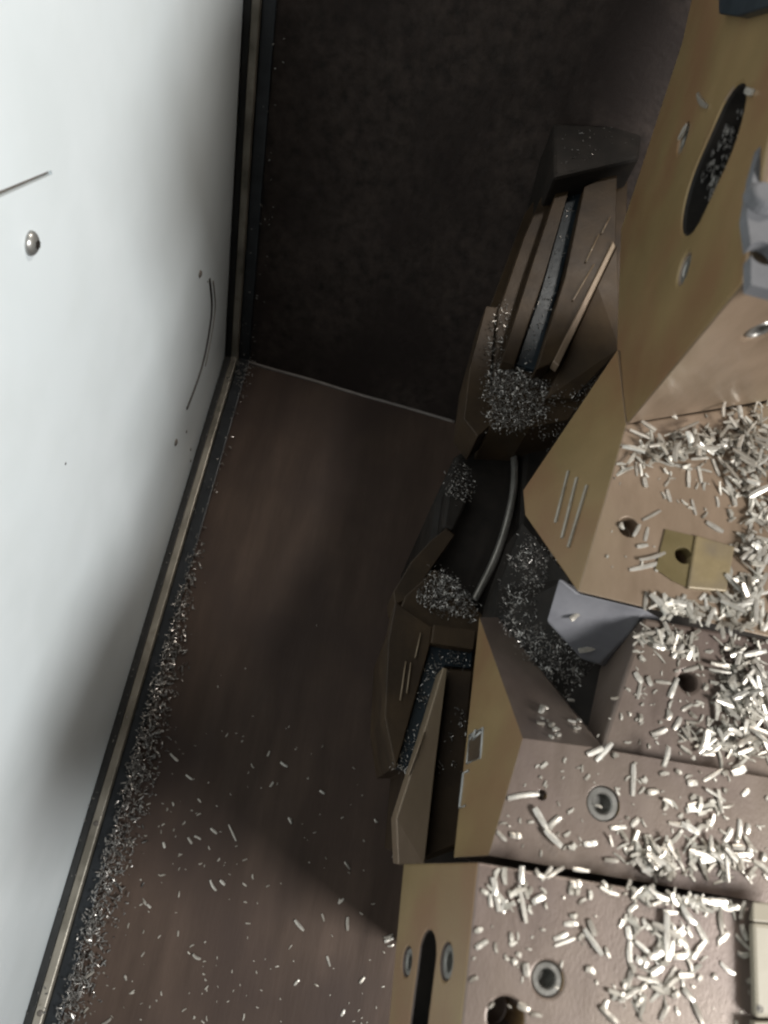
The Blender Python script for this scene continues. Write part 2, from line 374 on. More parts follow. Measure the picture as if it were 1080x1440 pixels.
def flat(pts, zt, th): return [W(x, y, zt) for x, y in pts], [W(x, y, zt) - Z * th for x, y in pts]
kt, kb = flat(((936, 744), (978, 754), (966, 826), (945, 816), (922, 800)), z4 + .0010, .008)
block('key_seat', kt, kb, M['olivekey'], [hole(961, 781, kt[0], Z, 0.0052, 0.02)], bevel=.0008, label='olive seat with a dark hole', parent=blk4)
kt, kb = flat(((979, 752), (1034, 768), (1022, 832), (967, 827)), z4 + .0024, .009)
block('brass_key', kt, kb, M['brass'], bevel=.0010, label='stained yellow metal key', parent=blk4)
# grey face under the upper block
wp_, wn_ = W(786, 812, .505), (W(908, 857, .500) - W(786, 812, .505)).cross(W(830, 930, .455) - W(786, 812, .505)).normalized()
tg = [WP(x, y, wp_, wn_) for x, y in ((786, 812), (813, 834), (908, 857), (884, 892), (842, 934), (816, 926), (768, 874))]
block('grey_wedge', tg, [Vector((p.x + 0.045, p.y + .01, p.z - 0.05)) for p in tg], M['greyblue'], label='smooth grey steel wedge below the tan block')
# ---- block 5 (tall)
E5 = [W(880, 598, z4), W(1046, 397, .70), W(872, 325, .47)]  # top raised to deepen the shadow thrown on the panel
E5n = (E5[1] - E5[0]).cross(E5[2] - E5[0]).normalized()
if E5n.x > 0: E5n = -E5n
pe5 = E5[0]
E5 = [WP(x, y, pe5, E5n) for x, y in ((880, 598), (1046, 397), (1062, 300), (1092, 150), (1150, -130), (1000, -130), (958, 62), (872, 325), (866, 492))]  # unseen upper end added above the frame to shade the slope
shift = W(1200, 545, z4) - W(880, 598, z4)
f5n = (E5[1] - E5[0]).cross(shift).normalized()
if f5n.y > 0: f5n = -f5n
ca, cb = WP(1035, 150, pe5, E5n), WP(968, 300, pe5, E5n)
ov5 = cyl_bm((ca + cb) / 2 + E5n * 0.02, -E5n, 0.0270, 0.036, 28, stretch=((cb - ca).normalized(), (cb - ca).length / 2 - 0.018))
blk5 = block('tall_block', E5, [p + shift for p in E5], M['bronze'], [ov5, hole(961, 378, pe5, E5n, 0.0085, 0.008), hole(960, 195, pe5, E5n, 0.0085, 0.008), hole(1070, 466, E5[0], f5n, 0.0075, 0.012)],
             label='tall olive brown block with a chip filled oval pocket', end=E5n, bevel=0.0026)
darken_pocket(blk5, ca, cb, E5n, .030)
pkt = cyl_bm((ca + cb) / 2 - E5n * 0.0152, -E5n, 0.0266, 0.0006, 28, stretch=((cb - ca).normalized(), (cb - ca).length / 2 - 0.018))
link('pocket_shade_plate', from_bm('pocket_shade_plate', pkt), M['dark'], blk5)  # black plate added to paint shade at the bottom of the pocket
socket(blk5, 961, 378, pe5, E5n, 0.0080, 0.0045, 0.0015); socket(blk5, 960, 195, pe5, E5n, 0.0080, 0.0045, 0.0015)
socket(blk5, 1070, 466, E5[0], f5n, 0.0072, 0.0048, 0.0005)
# grey bracket on the tall block
gt = [W(1056, 400, .712), W(1056, 345, .712), W(1050, 300, .712), W(1060, 240, .712), W(1078, 175, .712), W(1150, 150, .712), W(1150, 425, .712)]
gb = block('grey_bracket', gt, [Vector((p.x, p.y, p.z - .006)) for p in gt], M['greybracket'], [hole(1074, 356, W(1074, 356, .712), Z, 0.0062, 0.010)], bevel=0.003, label='smooth light grey bracket with a round hole')
link('bracket_boss', from_bm('bracket_boss', cyl_bm(W(1068, 285, .711), Z, 0.0085, 0.006, 20, 0.0065)), M['greybracket'], gb)
for p_ in gb.children: finish(p_, bevel=0.0015)
# dark clamp at the very top
tc_ = [WP(x, y, pe5, E5n) + E5n * .006 for x, y in ((1022, -60), (1024, 22), (1052, 26), (1120, 8), (1120, -60))]
block('clamp', tc_, [p - E5n * .02 for p in tc_], M['navy'], label='small dark clamp at the top of the tall block')

# ---- upper slotted holder, deep beside the tall block
def slab(name, pts, z, th, mat, parent=None, bevel=0.001, label=None):
    t = [W(*p) if len(p) == 3 else W(p[0], p[1], z) for p in pts]
    return block(name, t, [Vector((p.x, p.y, p.z - th)) for p in t], mat, bevel=bevel, parent=parent, label=label)
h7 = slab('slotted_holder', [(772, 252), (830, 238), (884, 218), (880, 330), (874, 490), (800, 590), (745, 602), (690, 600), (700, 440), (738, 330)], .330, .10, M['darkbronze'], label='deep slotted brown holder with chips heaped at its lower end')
slab('holder_plate', [(748, 372, .345), (782, 270, .345), (800, 268, .345), (762, 400, .345), (724, 512, .345), (706, 508, .345)], .345, .02, M['darkbronze'], h7)
slab('tool_bar', [(800, 270), (818, 272), (790, 388), (752, 520), (726, 512), (764, 400)], .336, .02, M['navy'], h7)
slab('holder_plate', [(822, 262), (868, 240), (866, 342), (838, 400), (776, 510), (754, 520), (795, 388)], .352, .03, M['darkbronze'], h7)
slab('cover_wedge', [(868, 344, .352), (872, 490, .352), (806, 560, .337), (768, 560, .337), (840, 402, .352)], .345, .03, M['darkbronze'], h7)
slab('cover_strip', [(862, 338), (866, 346), (786, 514), (778, 508)], .356, .012, M['bronze'], h7)
for a, b in (((842, 330), (824, 368)), ((835, 372), (806, 422)), ((858, 305), (846, 328))):
    p0, p1 = W(*a, .3535), W(*b, .3535)
    link('wear_mark', from_bm('wear_mark', tube_bm([p0, (p0 + p1) / 2, p1], 0.0009, 6)), M['bronze'], h7)
slab('side_flange', [(684, 430), (700, 432), (690, 520), (692, 596), (672, 614), (652, 588), (660, 520)], .325, .05, M['darkbronze'], h7)
slab('side_flange', [(738, 300), (770, 255), (752, 350), (708, 440), (690, 430)], .300, .05, M['darkbronze'], h7)
slab('dark_cap', [(778, 172), (905, 178), (900, 222), (778, 250)], .37, .12, M['dark'], h7, bevel=0.004)
# ---- lower slotted holder
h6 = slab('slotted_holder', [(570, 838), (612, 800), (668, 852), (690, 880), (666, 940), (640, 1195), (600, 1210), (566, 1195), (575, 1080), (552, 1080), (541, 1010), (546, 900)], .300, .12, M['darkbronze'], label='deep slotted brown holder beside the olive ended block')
slab('holder_plate', [(556, 846), (608, 882), (604, 910), (556, 1082), (541, 1010), (546, 900)], .312, .03, M['darkbronze'], h6)
slab('cross_bar', [(610, 878), (670, 886), (666, 914), (606, 904)], .318, .03, M['darkbronze'], h6)
slab('tool_bar', [(605, 906), (665, 916), (663, 940), (626, 936), (584, 1082), (558, 1080)], .306, .02, M['navy'], h6)
slab('guard_plate', [(623, 938, .335), (629, 940, .335), (612, 1080, .34), (597, 1217, .345), (560, 1216, .345), (557, 1150, .345), (592, 1040, .34)], .335, .03, M['bronze'], h6)
slab('dark_inset', [(629, 942), (664, 944), (642, 1188), (598, 1206)], .320, .02, M['darkbronze'], h6)
for a, b in (((571, 930), (563, 985)), ((578, 932), (572, 975)), ((597, 1030), (575, 1090)), ((592, 890), (584, 925))):
    z = .3135 if b[1] < 1000 else .3425
    p0, p1 = W(*a, z), W(*b, z)
    link('wear_mark', from_bm('wear_mark', tube_bm([p0, (p0 + p1) / 2, p1], 0.0008, 6)), M['bronze'], h6)
slab('curved_arm', [(628, 742), (640, 752), (606, 800), (580, 840), (556, 850), (553, 832), (578, 790), (606, 760)], .285, .05, M['darkbronze'], h6)
# ---- hub with its rim
hb = [(640, 640), (720, 590), (760, 610), (770, 720), (760, 860), (690, 900), (640, 860), (600, 800), (612, 700)]
hub = slab('hub', hb, .262, .25, M['dark'], bevel=0.006, label='black oily hub between the slotted holders')
rim = spline([W(x, y, .268) for x, y in ((712, 580), (722, 630), (723, 680), (714, 730), (696, 785), (666, 846))], 8)
link('hub_rim', from_bm('hub_rim', tube_bm(rim, 0.0038, 12)), M['socket'], hub)
slab('nozzle', [(634, 668), (658, 676), (656, 706), (638, 746), (622, 742), (628, 700)], .285, .03, M['dark'], hub, bevel=0.003)
# pit floor and cable between upper and middle blocks
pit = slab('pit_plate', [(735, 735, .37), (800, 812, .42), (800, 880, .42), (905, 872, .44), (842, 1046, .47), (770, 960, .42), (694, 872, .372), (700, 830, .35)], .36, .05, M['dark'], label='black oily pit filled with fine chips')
cbl = spline([W(x, y, z) for x, y, z in ((722, 905, .372), (745, 860, .385), (770, 800, .395), (775, 765, .39), (752, 740, .37))], 6)
link('cable', from_bm('cable', tube_bm(cbl, 0.0012, 8)), M['slotwall'], pit)

# ------------------------------------------------------------------ beige cover
cover = empty('beige_cover', W(1085, 1400, .50))
tag(cover, 'pale beige machine cover with a circled mark beside the lowest block', 'cover')
zc_ = 0.538
ct = [W(1058, 1297, zc_), W(1140, 1305, zc_), W(1140, 1432, zc_), W(1062, 1432, zc_)]
block('lid', ct, [Vector((p.x + .002, p.y, .5302)) for p in ct], M['beige'], bevel=0.002, parent=cover)
ct = [W(1060, 1437, zc_), W(1140, 1437, zc_), W(1140, 1540, zc_), W(1062, 1540, zc_)]
block('lid', ct, [Vector((p.x + .002, p.y, .5302)) for p in ct], M['beige'], bevel=0.001, parent=cover)
ct = [W(1058, 1268, .534), W(1140, 1276, .534), W(1140, 1303, .5375), W(1058, 1296, .5375)]
block('lip', ct, [Vector((p.x + .002, p.y, .5302)) for p in ct], M['beige'], bevel=0.001, parent=cover)
mc = W(1068.5, 1419, zc_ + 0.0001)
bm = bmesh.new(); seg = 28; rows = []
for rr, h in ((0.00165, 0), (0.00165, .0002), (0.0014, .0002), (0.0014, 0)):
    rows.append([bm.verts.new(mc + Vector((math.cos(2 * math.pi * i / seg) * rr, math.sin(2 * math.pi * i / seg) * rr, h))) for i in range(seg)])
for r0, r1 in zip(rows, rows[1:]):
    for i in range(seg): bm.faces.new((r0[i], r0[(i + 1) % seg], r1[(i + 1) % seg], r1[i]))
link('circle_mark', from_bm('circle_mark', bm), M['scuff'], cover)
fc = bpy.data.curves.new('letter', 'FONT'); fc.body = 'R'; fc.size = 0.0026; fc.extrude = 0.0001; fc.align_x = 'CENTER'; fc.align_y = 'CENTER'
tmp = bpy.data.objects.new('tmp', fc); COL.objects.link(tmp)
ang = math.atan2((W(1080, 1419, zc_) - W(1060, 1419, zc_)).y, (W(1080, 1419, zc_) - W(1060, 1419, zc_)).x)
bpy.context.view_layer.update()
lm = bpy.data.meshes.new_from_object(tmp.evaluated_get(bpy.context.evaluated_depsgraph_get())); bpy.data.objects.remove(tmp)
lm.transform(Matrix.Translation(mc + Z * 0.0001) @ Matrix.Rotation(ang, 4, 'Z')); lm.materials.clear()
link('letter', lm, M['scuff'], cover)

# ------------------------------------------------------------------ chips
def chip_mesh(i):
    bm = bmesh.new(); n = 4; rows = []
    bend = U(-0.45, 0.45) * (1 if i < 4 else .25); tw = U(-0.5, 0.5)
    for k in range(n + 1):
        t = k / n; w = 0.5 * (1 - 0.22 * abs(2 * t - 1) ** 4) * U(0.85, 1.08); th = 0.5 * (1 - 0.3 * abs(2 * t - 1) ** 4) * U(0.8, 1.1)
        x = t - 0.5; y = bend * (1 - (2 * t - 1) ** 2); a = tw * (t - 0.5); row = []
        for sx, sy in ((-1, -1), (1, -1), (1, 0.35), (0.3, 1), (-1, 0.7)):
            yy, zz = sx * w, sy * th
            row.append(bm.verts.new((x, y + yy * math.cos(a) - zz * math.sin(a), yy * math.sin(a) + zz * math.cos(a))))
        rows.append(row)
    for r0, r1 in zip(rows, rows[1:]):
        for j in range(5): bm.faces.new((r0[j], r0[(j + 1) % 5], r1[(j + 1) % 5], r1[j]))
    bm.faces.new(rows[0]); bm.faces.new(rows[-1][::-1])
    me = from_bm('metal_chip', bm); me.materials.append(M['chip']); return me
CHIPS = [chip_mesh(i) for i in range(10)]
count = [0]
def put_chip(c, d, n, L, w, th, label, group):
    """one chip lying along d on a surface with normal n at c"""
    o = bpy.data.objects.new('metal_chip', random.choice(CHIPS)); COL.objects.link(o); count[0] += 1
    d = (d - n * d.dot(n)).normalized(); y = n.cross(d)
    m = Matrix((d, y, n)).transposed()
    o.matrix_world = Matrix.Translation(c) @ m.to_4x4() @ Matrix.Diagonal((L, w, th, 1))
    kind = 'long ' if L > .0145 else ('' if L > .0085 else 'short ')
    tag(o, kind + label, 'chip', kind + group); return o
class Mass:
    def __init__(self): self.v = []; self.f = []
    def add(self, c, d, n, L, w, th):
        d = (d - n * d.dot(n)); d = d.normalized() if d.length > 1e-6 else n.orthogonal().normalized()
        y = n.cross(d); b = len(self.v); k = U(-.25, .25)
        for sx, sy in ((-.5, 0), (0, k), (.5, 0)):
            s = 1 if sx == 0 else U(.5, .9)
            for a, e in ((-.5, -.5), (.5, -.5), (.4, .5), (-.4, .5)):
                self.v.append(c + d * (sx * L) + y * (sy * w * 1.4 + a * w * s) + n * (e * th * s))
        for r in (0, 4):
            for j in range(4): self.f.append((b + r + j, b + r + (j + 1) % 4, b + r + 4 + (j + 1) % 4, b + r + 4 + j))
        self.f.append((b + 3, b + 2, b + 1, b)); self.f.append((b + 8, b + 9, b + 10, b + 11))
    def build(self, name, mat, label, parent=None):
        me = bpy.data.meshes.new(name); me.from_pydata(self.v, [], self.f); me.update()
        o = link(name, me, mat, parent); tag(o, label, 'chips' if not parent else None, kind='stuff'); return o
fill = {k: Mass() for k in (1, 2, 3, 4)}
LAB = {1: ('bright metal chip lying on the block beside the beige cover', 'chips on the block beside the beige cover'),
       2: ('bright metal chip lying on the block with the single ringed socket', 'chips on the block with the ringed socket'),
       3: ('bright metal chip on the recessed block with the black bore', 'chips on the recessed block'),
       4: ('bright metal chip on the tan block around the yellow key', 'chips on the tan block'),
       5: ('loose metal chip lying on the dark brown floor sheet', 'chips on the floor'),
       6: ('bright metal chip lying on the grey wedge', 'chips on the grey wedge'),
       7: ('bright metal chip caught in the oval pocket of the tall block', 'chips in the oval pocket'),
       8: ('bright metal chip on the sloping back of the olive ended block', 'chips on the sloping back')}
def seg_chip(face, x0, y0, x1, y1, lift=0.0, wpx=6.6, z=None):
    z = ZF[face] if z is None else z
    a, b = W(x0, y0, z), W(x1, y1, z); L = (b - a).length + 0.0015
    w = wpx * (CAM_LOC.z - z) / F_PX * U(0.7, 1.35); th = w * U(0.35, 0.65)
    if L < .0055 and face in fill: fill[face].add((a + b) / 2 + Z * th * .5, b - a, Z, L, w, th); return
    tilt = Vector((U(-.12, .12), U(-.12, .12), 1)).normalized() if lift else Z
    put_chip((a + b) / 2 + Z * (th * 0.5 + lift), b - a, tilt, L, w, th, *LAB[face])
def zoomed(face, ox, oy, s, segs, w=6.6):
    for sgm in segs:
        x0, y0, x1, y1 = (ox + sgm[0] / s, oy + sgm[1] / s, ox + sgm[2] / s, oy + sgm[3] / s)
        seg_chip(face, x0, y0, x1, y1, sgm[4] if len(sgm) > 4 else 0.0, w)
zoomed(1, 840, 1220, 4.5, [(205, 85, 190, 130), (310, 125, 425, 195, .003), (640, 205, 790, 210, .003), (780, 240, 790, 410), (530, 240, 605, 345, .001), (625, 350, 690, 465), (600, 180, 580, 245, .003),
   (425, 290, 430, 585, .0015), (210, 455, 210, 610), (230, 320, 245, 410), (250, 575, 310, 605), (255, 690, 370, 720, .001), (490, 640, 415, 770), (530, 660, 540, 745), (545, 770, 600, 835), (610, 860, 660, 980),
   (225, 800, 275, 865), (880, 430, 960, 515), (915, 370, 940, 450), (785, 605, 860, 665), (770, 460, 820, 415), (895, 540, 945, 545), (480, 440, 540, 400), (210, 660, 195, 750), (60, 850, 50, 920), (950, 722, 970, 712),
   (640, 705, 650, 690), (470, 805, 500, 790), (370, 510, 395, 610), (270, 770, 330, 700), (560, 490, 575, 550), (480, 560, 550, 545), (340, 665, 400, 625), (460, 350, 485, 400, .001), (290, 330, 320, 380), (200, 270, 215, 330), (240, 240, 200, 275), (740, 680, 745, 695), (400, 440, 360, 380), (570, 380, 590, 430), (190, 380, 200, 440), (500, 890, 510, 920), (380, 730, 420, 780), (440, 880, 400, 960)])
zoomed(1, 640, 1220, 4.909, [(455, 0, 455, 100, .001), (440, 130, 485, 370, .001), (490, 120, 500, 200), (515, 270, 525, 310), (260, 80, 270, 180), (300, 15, 280, 70), (240, 190, 245, 260), (285, 200, 300, 290), (350, 235, 330, 300), (540, 240, 605, 200),
   (820, 10, 915, 22), (800, 110, 855, 105), (830, 130, 840, 180), (800, 140, 800, 175), (930, 170, 930, 210), (690, 490, 765, 455), (695, 535, 815, 490), (760, 390, 835, 385), (925, 370, 960, 460), (890, 430, 1000, 590, .001), (860, 490, 900, 470), (1040, 560, 1060, 610),
   (385, 460, 390, 500), (380, 525, 415, 515), (280, 530, 285, 575), (490, 670, 495, 740), (150, 550, 215, 510), (110, 780, 145, 760), (440, 945, 500, 970), (530, 1010, 585, 1020), (910, 705, 950, 720), (350, 610, 365, 630), (400, 640, 410, 655), (430, 600, 445, 610), (560, 20, 600, 60), (600, 80, 660, 0), (640, 60, 740, 0), (190, 160, 215, 175), (800, 330, 830, 325), (145, 440, 180, 425), (1020, 100, 1040, 130)])
zoomed(2, 860, 1040, 4.909, [(150, 180, 145, 380), (250, 365, 310, 355), (0, 610, 90, 605), (650, 345, 770, 420, .001), (835, 230, 910, 200), (640, 280, 760, 210), (400, 575, 540, 595), (600, 835, 770, 790, .002), (800, 800, 950, 790, .001), (780, 700, 820, 620), (860, 700, 880, 560),
   (750, 720, 800, 770, .003), (830, 740, 890, 745, .002), (930, 640, 940, 590), (530, 450, 600, 435), (520, 490, 590, 480), (550, 410, 590, 400), (600, 510, 640, 500), (600, 620, 640, 600), (140, 590, 180, 550), (340, 240, 385, 235), (530, 300, 580, 300), (905, 380, 940, 350), (1040, 830, 1045, 790), (360, 180, 390, 60),
   (940, 800, 960, 740), (700, 430, 680, 450), (465, 530, 480, 520), (470, 640, 480, 630), (770, 235, 790, 225), (560, 130, 565, 120), (780, 360, 790, 350), (1070, 410, 1075, 400), (210, 280, 230, 270), (360, 480, 370, 440), (660, 600, 680, 560), (580, 650, 600, 640), (450, 220, 470, 230), (100, 780, 180, 730), (130, 850, 250, 810, .002), (200, 900, 330, 850, .003), (320, 780, 350, 760), (230, 680, 260, 670)])
zoomed(2, 680, 1030, 4.909, [(175, 455, 370, 425), (350, 530, 425, 660, .001), (420, 680, 520, 780, .002), (450, 665, 520, 590), (720, 150, 810, 110), (780, 190, 880, 80), (190, 705, 245, 710), (700, 770, 770, 760), (880, 660, 970, 650), (100, 690, 150, 740), (400, 240, 430, 215), (560, 710, 590, 690), (705, 320, 725, 300), (900, 170, 920, 160), (590, 790, 620, 775), (840, 880, 915, 885, .001)])
zoomed(4, 860, 560, 4.909, [(330, 435, 430, 465), (440, 465, 545, 490), (530, 510, 530, 610), (540, 435, 640, 430, .003), (600, 480, 620, 580), (170, 450, 175, 530), (225, 440, 225, 480), (225, 560, 235, 610), (385, 640, 405, 710), (555, 710, 580, 800), (660, 860, 760, 920), (790, 550, 840, 650), (810, 570, 910, 575, .002), (830, 650, 850, 740), (725, 690, 735, 745),
   (810, 780, 820, 820), (985, 780, 955, 900), (950, 920, 975, 980), (700, 430, 740, 530), (730, 420, 770, 480, .002), (350, 390, 440, 320, .003), (410, 270, 570, 190, .006), (120, 240, 240, 290, .003), (190, 190, 270, 250, .005), (310, 270, 350, 330, .003), (440, 130, 540, 100, .012), (760, 190, 800, 250, .01), (720, 90, 700, 190, .012), (220, 840, 330, 780), (65, 870, 75, 900), (150, 950, 190, 880), (230, 980, 250, 900), (980, 620, 1030, 650, .002), (1040, 300, 1050, 380, .008), (950, 640, 990, 690), (350, 660, 365, 690)])
zoomed(4, 860, 720, 4.909, [(130, 400, 340, 350), (190, 335, 360, 285, .001), (180, 240, 240, 230), (940, 590, 1080, 560, .003), (950, 150, 960, 360), (920, 430, 950, 490), (760, 580, 830, 600), (1000, 430, 1075, 290), (760, 800, 770, 870), (820, 800, 825, 850), (480, 640, 500, 580), (390, 740, 420, 670), (560, 740, 610, 730), (1060, 220, 1080, 210), (240, 560, 230, 670), (650, 600, 670, 680), (610, 600, 640, 570), (340, 740, 360, 720)])
zoomed(3, 860, 880, 4.909, [(150, 75, 235, 30), (300, 30, 370, 80), (420, 215, 490, 130), (670, 265, 760, 280, .003), (670, 305, 800, 330, .002), (800, 215, 870, 190, .004), (890, 215, 1030, 185, .004), (970, 240, 1030, 350, .003), (310, 385, 400, 395), (400, 490, 450, 370), (490, 580, 550, 545), (430, 710, 470, 640), (280, 750, 370, 715), (380, 640, 390, 590), (740, 420, 850, 570, .003), (780, 570, 850, 650, .004), (800, 360, 830, 460, .004), (880, 480, 930, 430, .005), (850, 830, 930, 770, .004), (990, 740, 1060, 750, .004), (860, 880, 950, 850, .003), (720, 720, 750, 800, .003),
   (930, 560, 980, 620, .004), (200, 400, 180, 500), (250, 360, 270, 410), (165, 330, 200, 390), (150, 180, 185, 185), (200, 215, 220, 240), (640, 440, 655, 410), (500, 310, 590, 285), (620, 300, 600, 270), (480, 215, 500, 210), (0, 500, 40, 495), (190, 660, 195, 620), (570, 550, 610, 540), (180, 90, 220, 120)])
for s_ in ((803, 871, 813, 863), (815, 915, 834, 911)):
    seg_chip(6, *s_, z=WP((s_[0] + s_[2]) / 2, (s_[1] + s_[3]) / 2, wp_, wn_).z + .001, wpx=10)
# heaps of chips: denser where the photograph shows them; biggest are objects, the filling below is one mass
def in_poly(x, y, poly):
    c = False; j = len(poly) - 1
    for i in range(len(poly)):
        if (poly[i][1] > y) != (poly[j][1] > y) and x < (poly[j][0] - poly[i][0]) * (y - poly[i][1]) / (poly[j][1] - poly[i][1]) + poly[i][0]: c = not c
        j = i
    return c
HEAPS = [  # face, cx, cy, rx, ry, angle, individuals, filling, height
 (4, 960, 630, 90, 26, -10, 14, 260, .010), (4, 1050, 640, 40, 70, 0, 14, 330, .014), (4, 1062, 760, 22, 90, 10, 6, 150, .006), (4, 950, 862, 55, 18, 10, 4, 130, .003), (4, 1040, 850, 45, 40, 0, 8, 200, .005),
 (3, 1045, 985, 42, 85, 0, 22, 480, .009), (3, 950, 905, 60, 20, 10, 3, 110, .003), (3, 1000, 1040, 50, 18, 10, 3, 110, .004),
 (2, 920, 1205, 46, 22, 15, 4, 170, .006), (2, 1010, 1205, 50, 24, 8, 5, 130, .004), (2, 985, 1130, 40, 30, 0, 2, 30, .002),
 (1, 960, 1262, 90, 10, 9, 4, 120, .004), (1, 930, 1330, 45, 60, 0, 3, 70, .002), (1, 720, 1255, 30, 30, 0, 0, 20, .001), (1, 905, 1400, 50, 40, 0, 2, 40, .001)]
POLY = {1: [(676, 1216), (1056, 1280), (1056, 1440), (650, 1440)], 2: [(735, 1042), (1090, 1100), (1090, 1258), (692, 1190)], 3: [(905, 872), (1090, 905), (1090, 1086), (838, 1040)], 4: [(882, 592), (1090, 560), (1090, 900), (905, 852), (815, 830), (852, 700)]}
def rand_dir(): a = U(0, 2 * math.pi); return Vector((math.cos(a), math.sin(a), U(-.35, .35)))
for face, cx, cy, rx, ry, ang_, ni, nf, hh in HEAPS:
    ca_, sa_ = math.cos(math.radians(ang_)), math.sin(math.radians(ang_))
    nf = int(nf * .42); placed = 0; tries = 0; tot = ni + nf
    while placed < tot and tries < tot * 4:
        tries += 1
        u, v = random.gauss(0, .5), random.gauss(0, .5); px, py = cx + u * rx * ca_ - v * ry * sa_, cy + u * rx * sa_ + v * ry * ca_
        if not in_poly(px, py, POLY[face]): continue
        g = math.exp(-(u * u + v * v) * 1.6); z = ZF[face]; top = hh * g
        nrm = Vector((U(-.4, .4), U(-.4, .4), 1)).normalized()
        if placed < nf:
            w = U(.0010, .0032); fill[face].add(W(px, py, z) + Z * (w * .3 + U(0, .85) * top), rand_dir(), nrm, U(.003, .012), w, w * .4)
        else:
            w = U(.0020, .0036); p = W(px, py, z) + Z * (w * .35 + top * .95)
            put_chip(p, rand_dir(), nrm if top > .003 else Z, U(.007, .015), w, w * .45, *LAB[face])
        placed += 1
fine = {1: 60, 2: 90, 3: 110, 4: 60}
for face, n in fine.items():                          # crumbs everywhere
    xs = [p[0] for p in POLY[face]]; ys = [p[1] for p in POLY[face]]; k = 0
    while k < n:
        px, py = U(min(xs), 1085), U(min(ys), max(ys))
        if not in_poly(px, py, POLY[face]): continue
        k += 1; w = U(.0006, .0018); fill[face].add(W(px, py, ZF[face]) + Z * w * .3, rand_dir(), Z, w * U(1, 3.5), w, w * .6)
FL = {1: 'mass of short metal chips strewn over the block beside the beige cover', 2: 'mass of short metal chips strewn over the block with the ringed socket', 3: 'dense mass of metal chips covering the recessed block', 4: 'dense heap of metal chips against the foot of the tall block'}
for k, m in fill.items(): m.build('chip_mass', M['chipdirty'], FL[k])
# pocket of the tall block
pm = Mass(); pv = (ca - cb).cross(E5n).normalized(); pside = 1 if pv.dot(wray(1040, 250) - wray(960, 250)) > 0 else -1
for i in range(130):
    t = U(0, 1) ** .7; c = ca.lerp(cb, .12 + .8 * t) + pv * pside * (U(.010, .0255) if R() < .8 else U(-.02, .01))
    c -= E5n * U(.004, .0145); w = U(.0008, .0022); pm.add(c, rand_dir(), E5n, w * U(1, 2.6), w, w * .6)
pm.build('pocket_chips', M['chipdull'], None, blk5)
for a, b in (((983, 133), (996, 150)), ((1052, 127), (1061, 130)), ((957, 195), (967, 176))):
    p0, p1 = WP(*a, pe5, E5n), WP(*b, pe5, E5n)
    put_chip((p0 + p1) / 2 + E5n * 0.001, p1 - p0, E5n, (p1 - p0).length + .001, .003, .002, *LAB[7])
# floor chips -------------------------------------------------------------
fz = 0.0
floor_segs = [(415, 1294, 427, 1308), (485, 1212, 492, 1222), (240, 1060, 250, 1070), (262, 1090, 270, 1096), (297, 1165, 305, 1172), (322, 1160, 332, 1182), (296, 1238, 304, 1252), (476, 1270, 483, 1264), (489, 1290, 489, 1308), (460, 1345, 464, 1358), (414, 1385, 420, 1378), (395, 1072, 404, 1078), (406, 1150, 410, 1158), (540, 1318, 552, 1314), (541, 1324, 553, 1319), (545, 1330, 553, 1328), (208, 1272, 212, 1276), (272, 1342, 282, 1348), (310, 1238, 316, 1244), (527, 1152, 531, 1156), (450, 1112, 456, 1116), (118, 1376, 132, 1366), (144, 1440, 156, 1432), (265, 1178, 270, 1186), (274, 1176, 282, 1180), (380, 1106, 384, 1100), (230, 1185, 232, 1192), (176, 1372, 178, 1378), (506, 1382, 512, 1374), (480, 1428, 484, 1420)]
def floor_chip(x0, y0, x1, y1):
    a, b = W(x0, y0, 0), W(x1, y1, 0); w = U(.0022, .0034)
    put_chip((a + b) / 2 + Z * w * .35, b - a, Z, (b - a).length + .001, w, w * .65, *LAB[5])
for s_ in floor_segs: floor_chip(*s_)
fm = Mass(); k = 0
FP = [(190, 1100), (240, 1020), (400, 1000), (545, 1060), (555, 1200), (545, 1440), (100, 1440)]
while k < 200:
    px, py = U(100, 555), U(860, 1440)
    if not in_poly(px, py, FP) and R() > .08: continue
    if px < 318 + (py - 500) * -.301 + 60: continue
    if R() < (px - 250) / 600: continue
    k += 1; w = U(.0006, .0019) * (1.3 if R() < .2 else 1); fm.add(W(px, py, 0) + Z * w * .3, rand_dir(), Z, w * U(1, 3.5), w, w * .6)
fm.build('floor_crumbs', M['chipdirty'], 'tiny metal crumbs scattered over the dark floor sheet')
gm = Mass()
for i in range(5200):                                 # swarf packed along the foot rail
    t = R() ** 0.75; y = -0.03 - 1.0 * (1 - t)
    d = min(1, max(0, (-y - 0.27) / 0.28)); dens = 0.03 + d
    if R() > dens: continue
    sp = 0.006 + 0.011 * d; x = 0.038 + abs(random.gauss(0, sp)) * 0.75 - 0.012 * R()
    hgt = max(0, 0.010 * d * (1 - abs(x - .045) / .04))
    w = U(.0006, .0018); gm.add(Vector((x, y, .0042 if x < .042 else .0005)) + Z * U(0, hgt), rand_dir(), Vector((U(-.4, .4), U(-.4, .4), 1)).normalized(), w * U(1.2, 4.5), w, w * .6)
for i in range(120):                                  # corner of floor, slope and panel
    p = Vector((U(.012, .045), random.gauss(-.02, .025), .006 + U(0, .008))); w = U(.0007, .0017)
    gm.add(p, rand_dir(), Z, w * U(1, 3), w, w * .6)
for i in range(90):
    p = Vector((U(.0, .024), U(-.9, -.05), .0125)); w = U(.0005, .0013); gm.add(p, rand_dir(), Z, w * U(1, 3), w, w * .6)
for i in range(60):
    t = U(.02, .6); p = bdir * t + X * U(.021, .05) + bn * .004; w = U(.0005, .0014); gm.add(p, rand_dir(), bn, w * U(1, 3), w, w * .6)
gm.build('rail_swarf', M['chipdull'], 'long drift of fine bright swarf along the foot of the white panel')
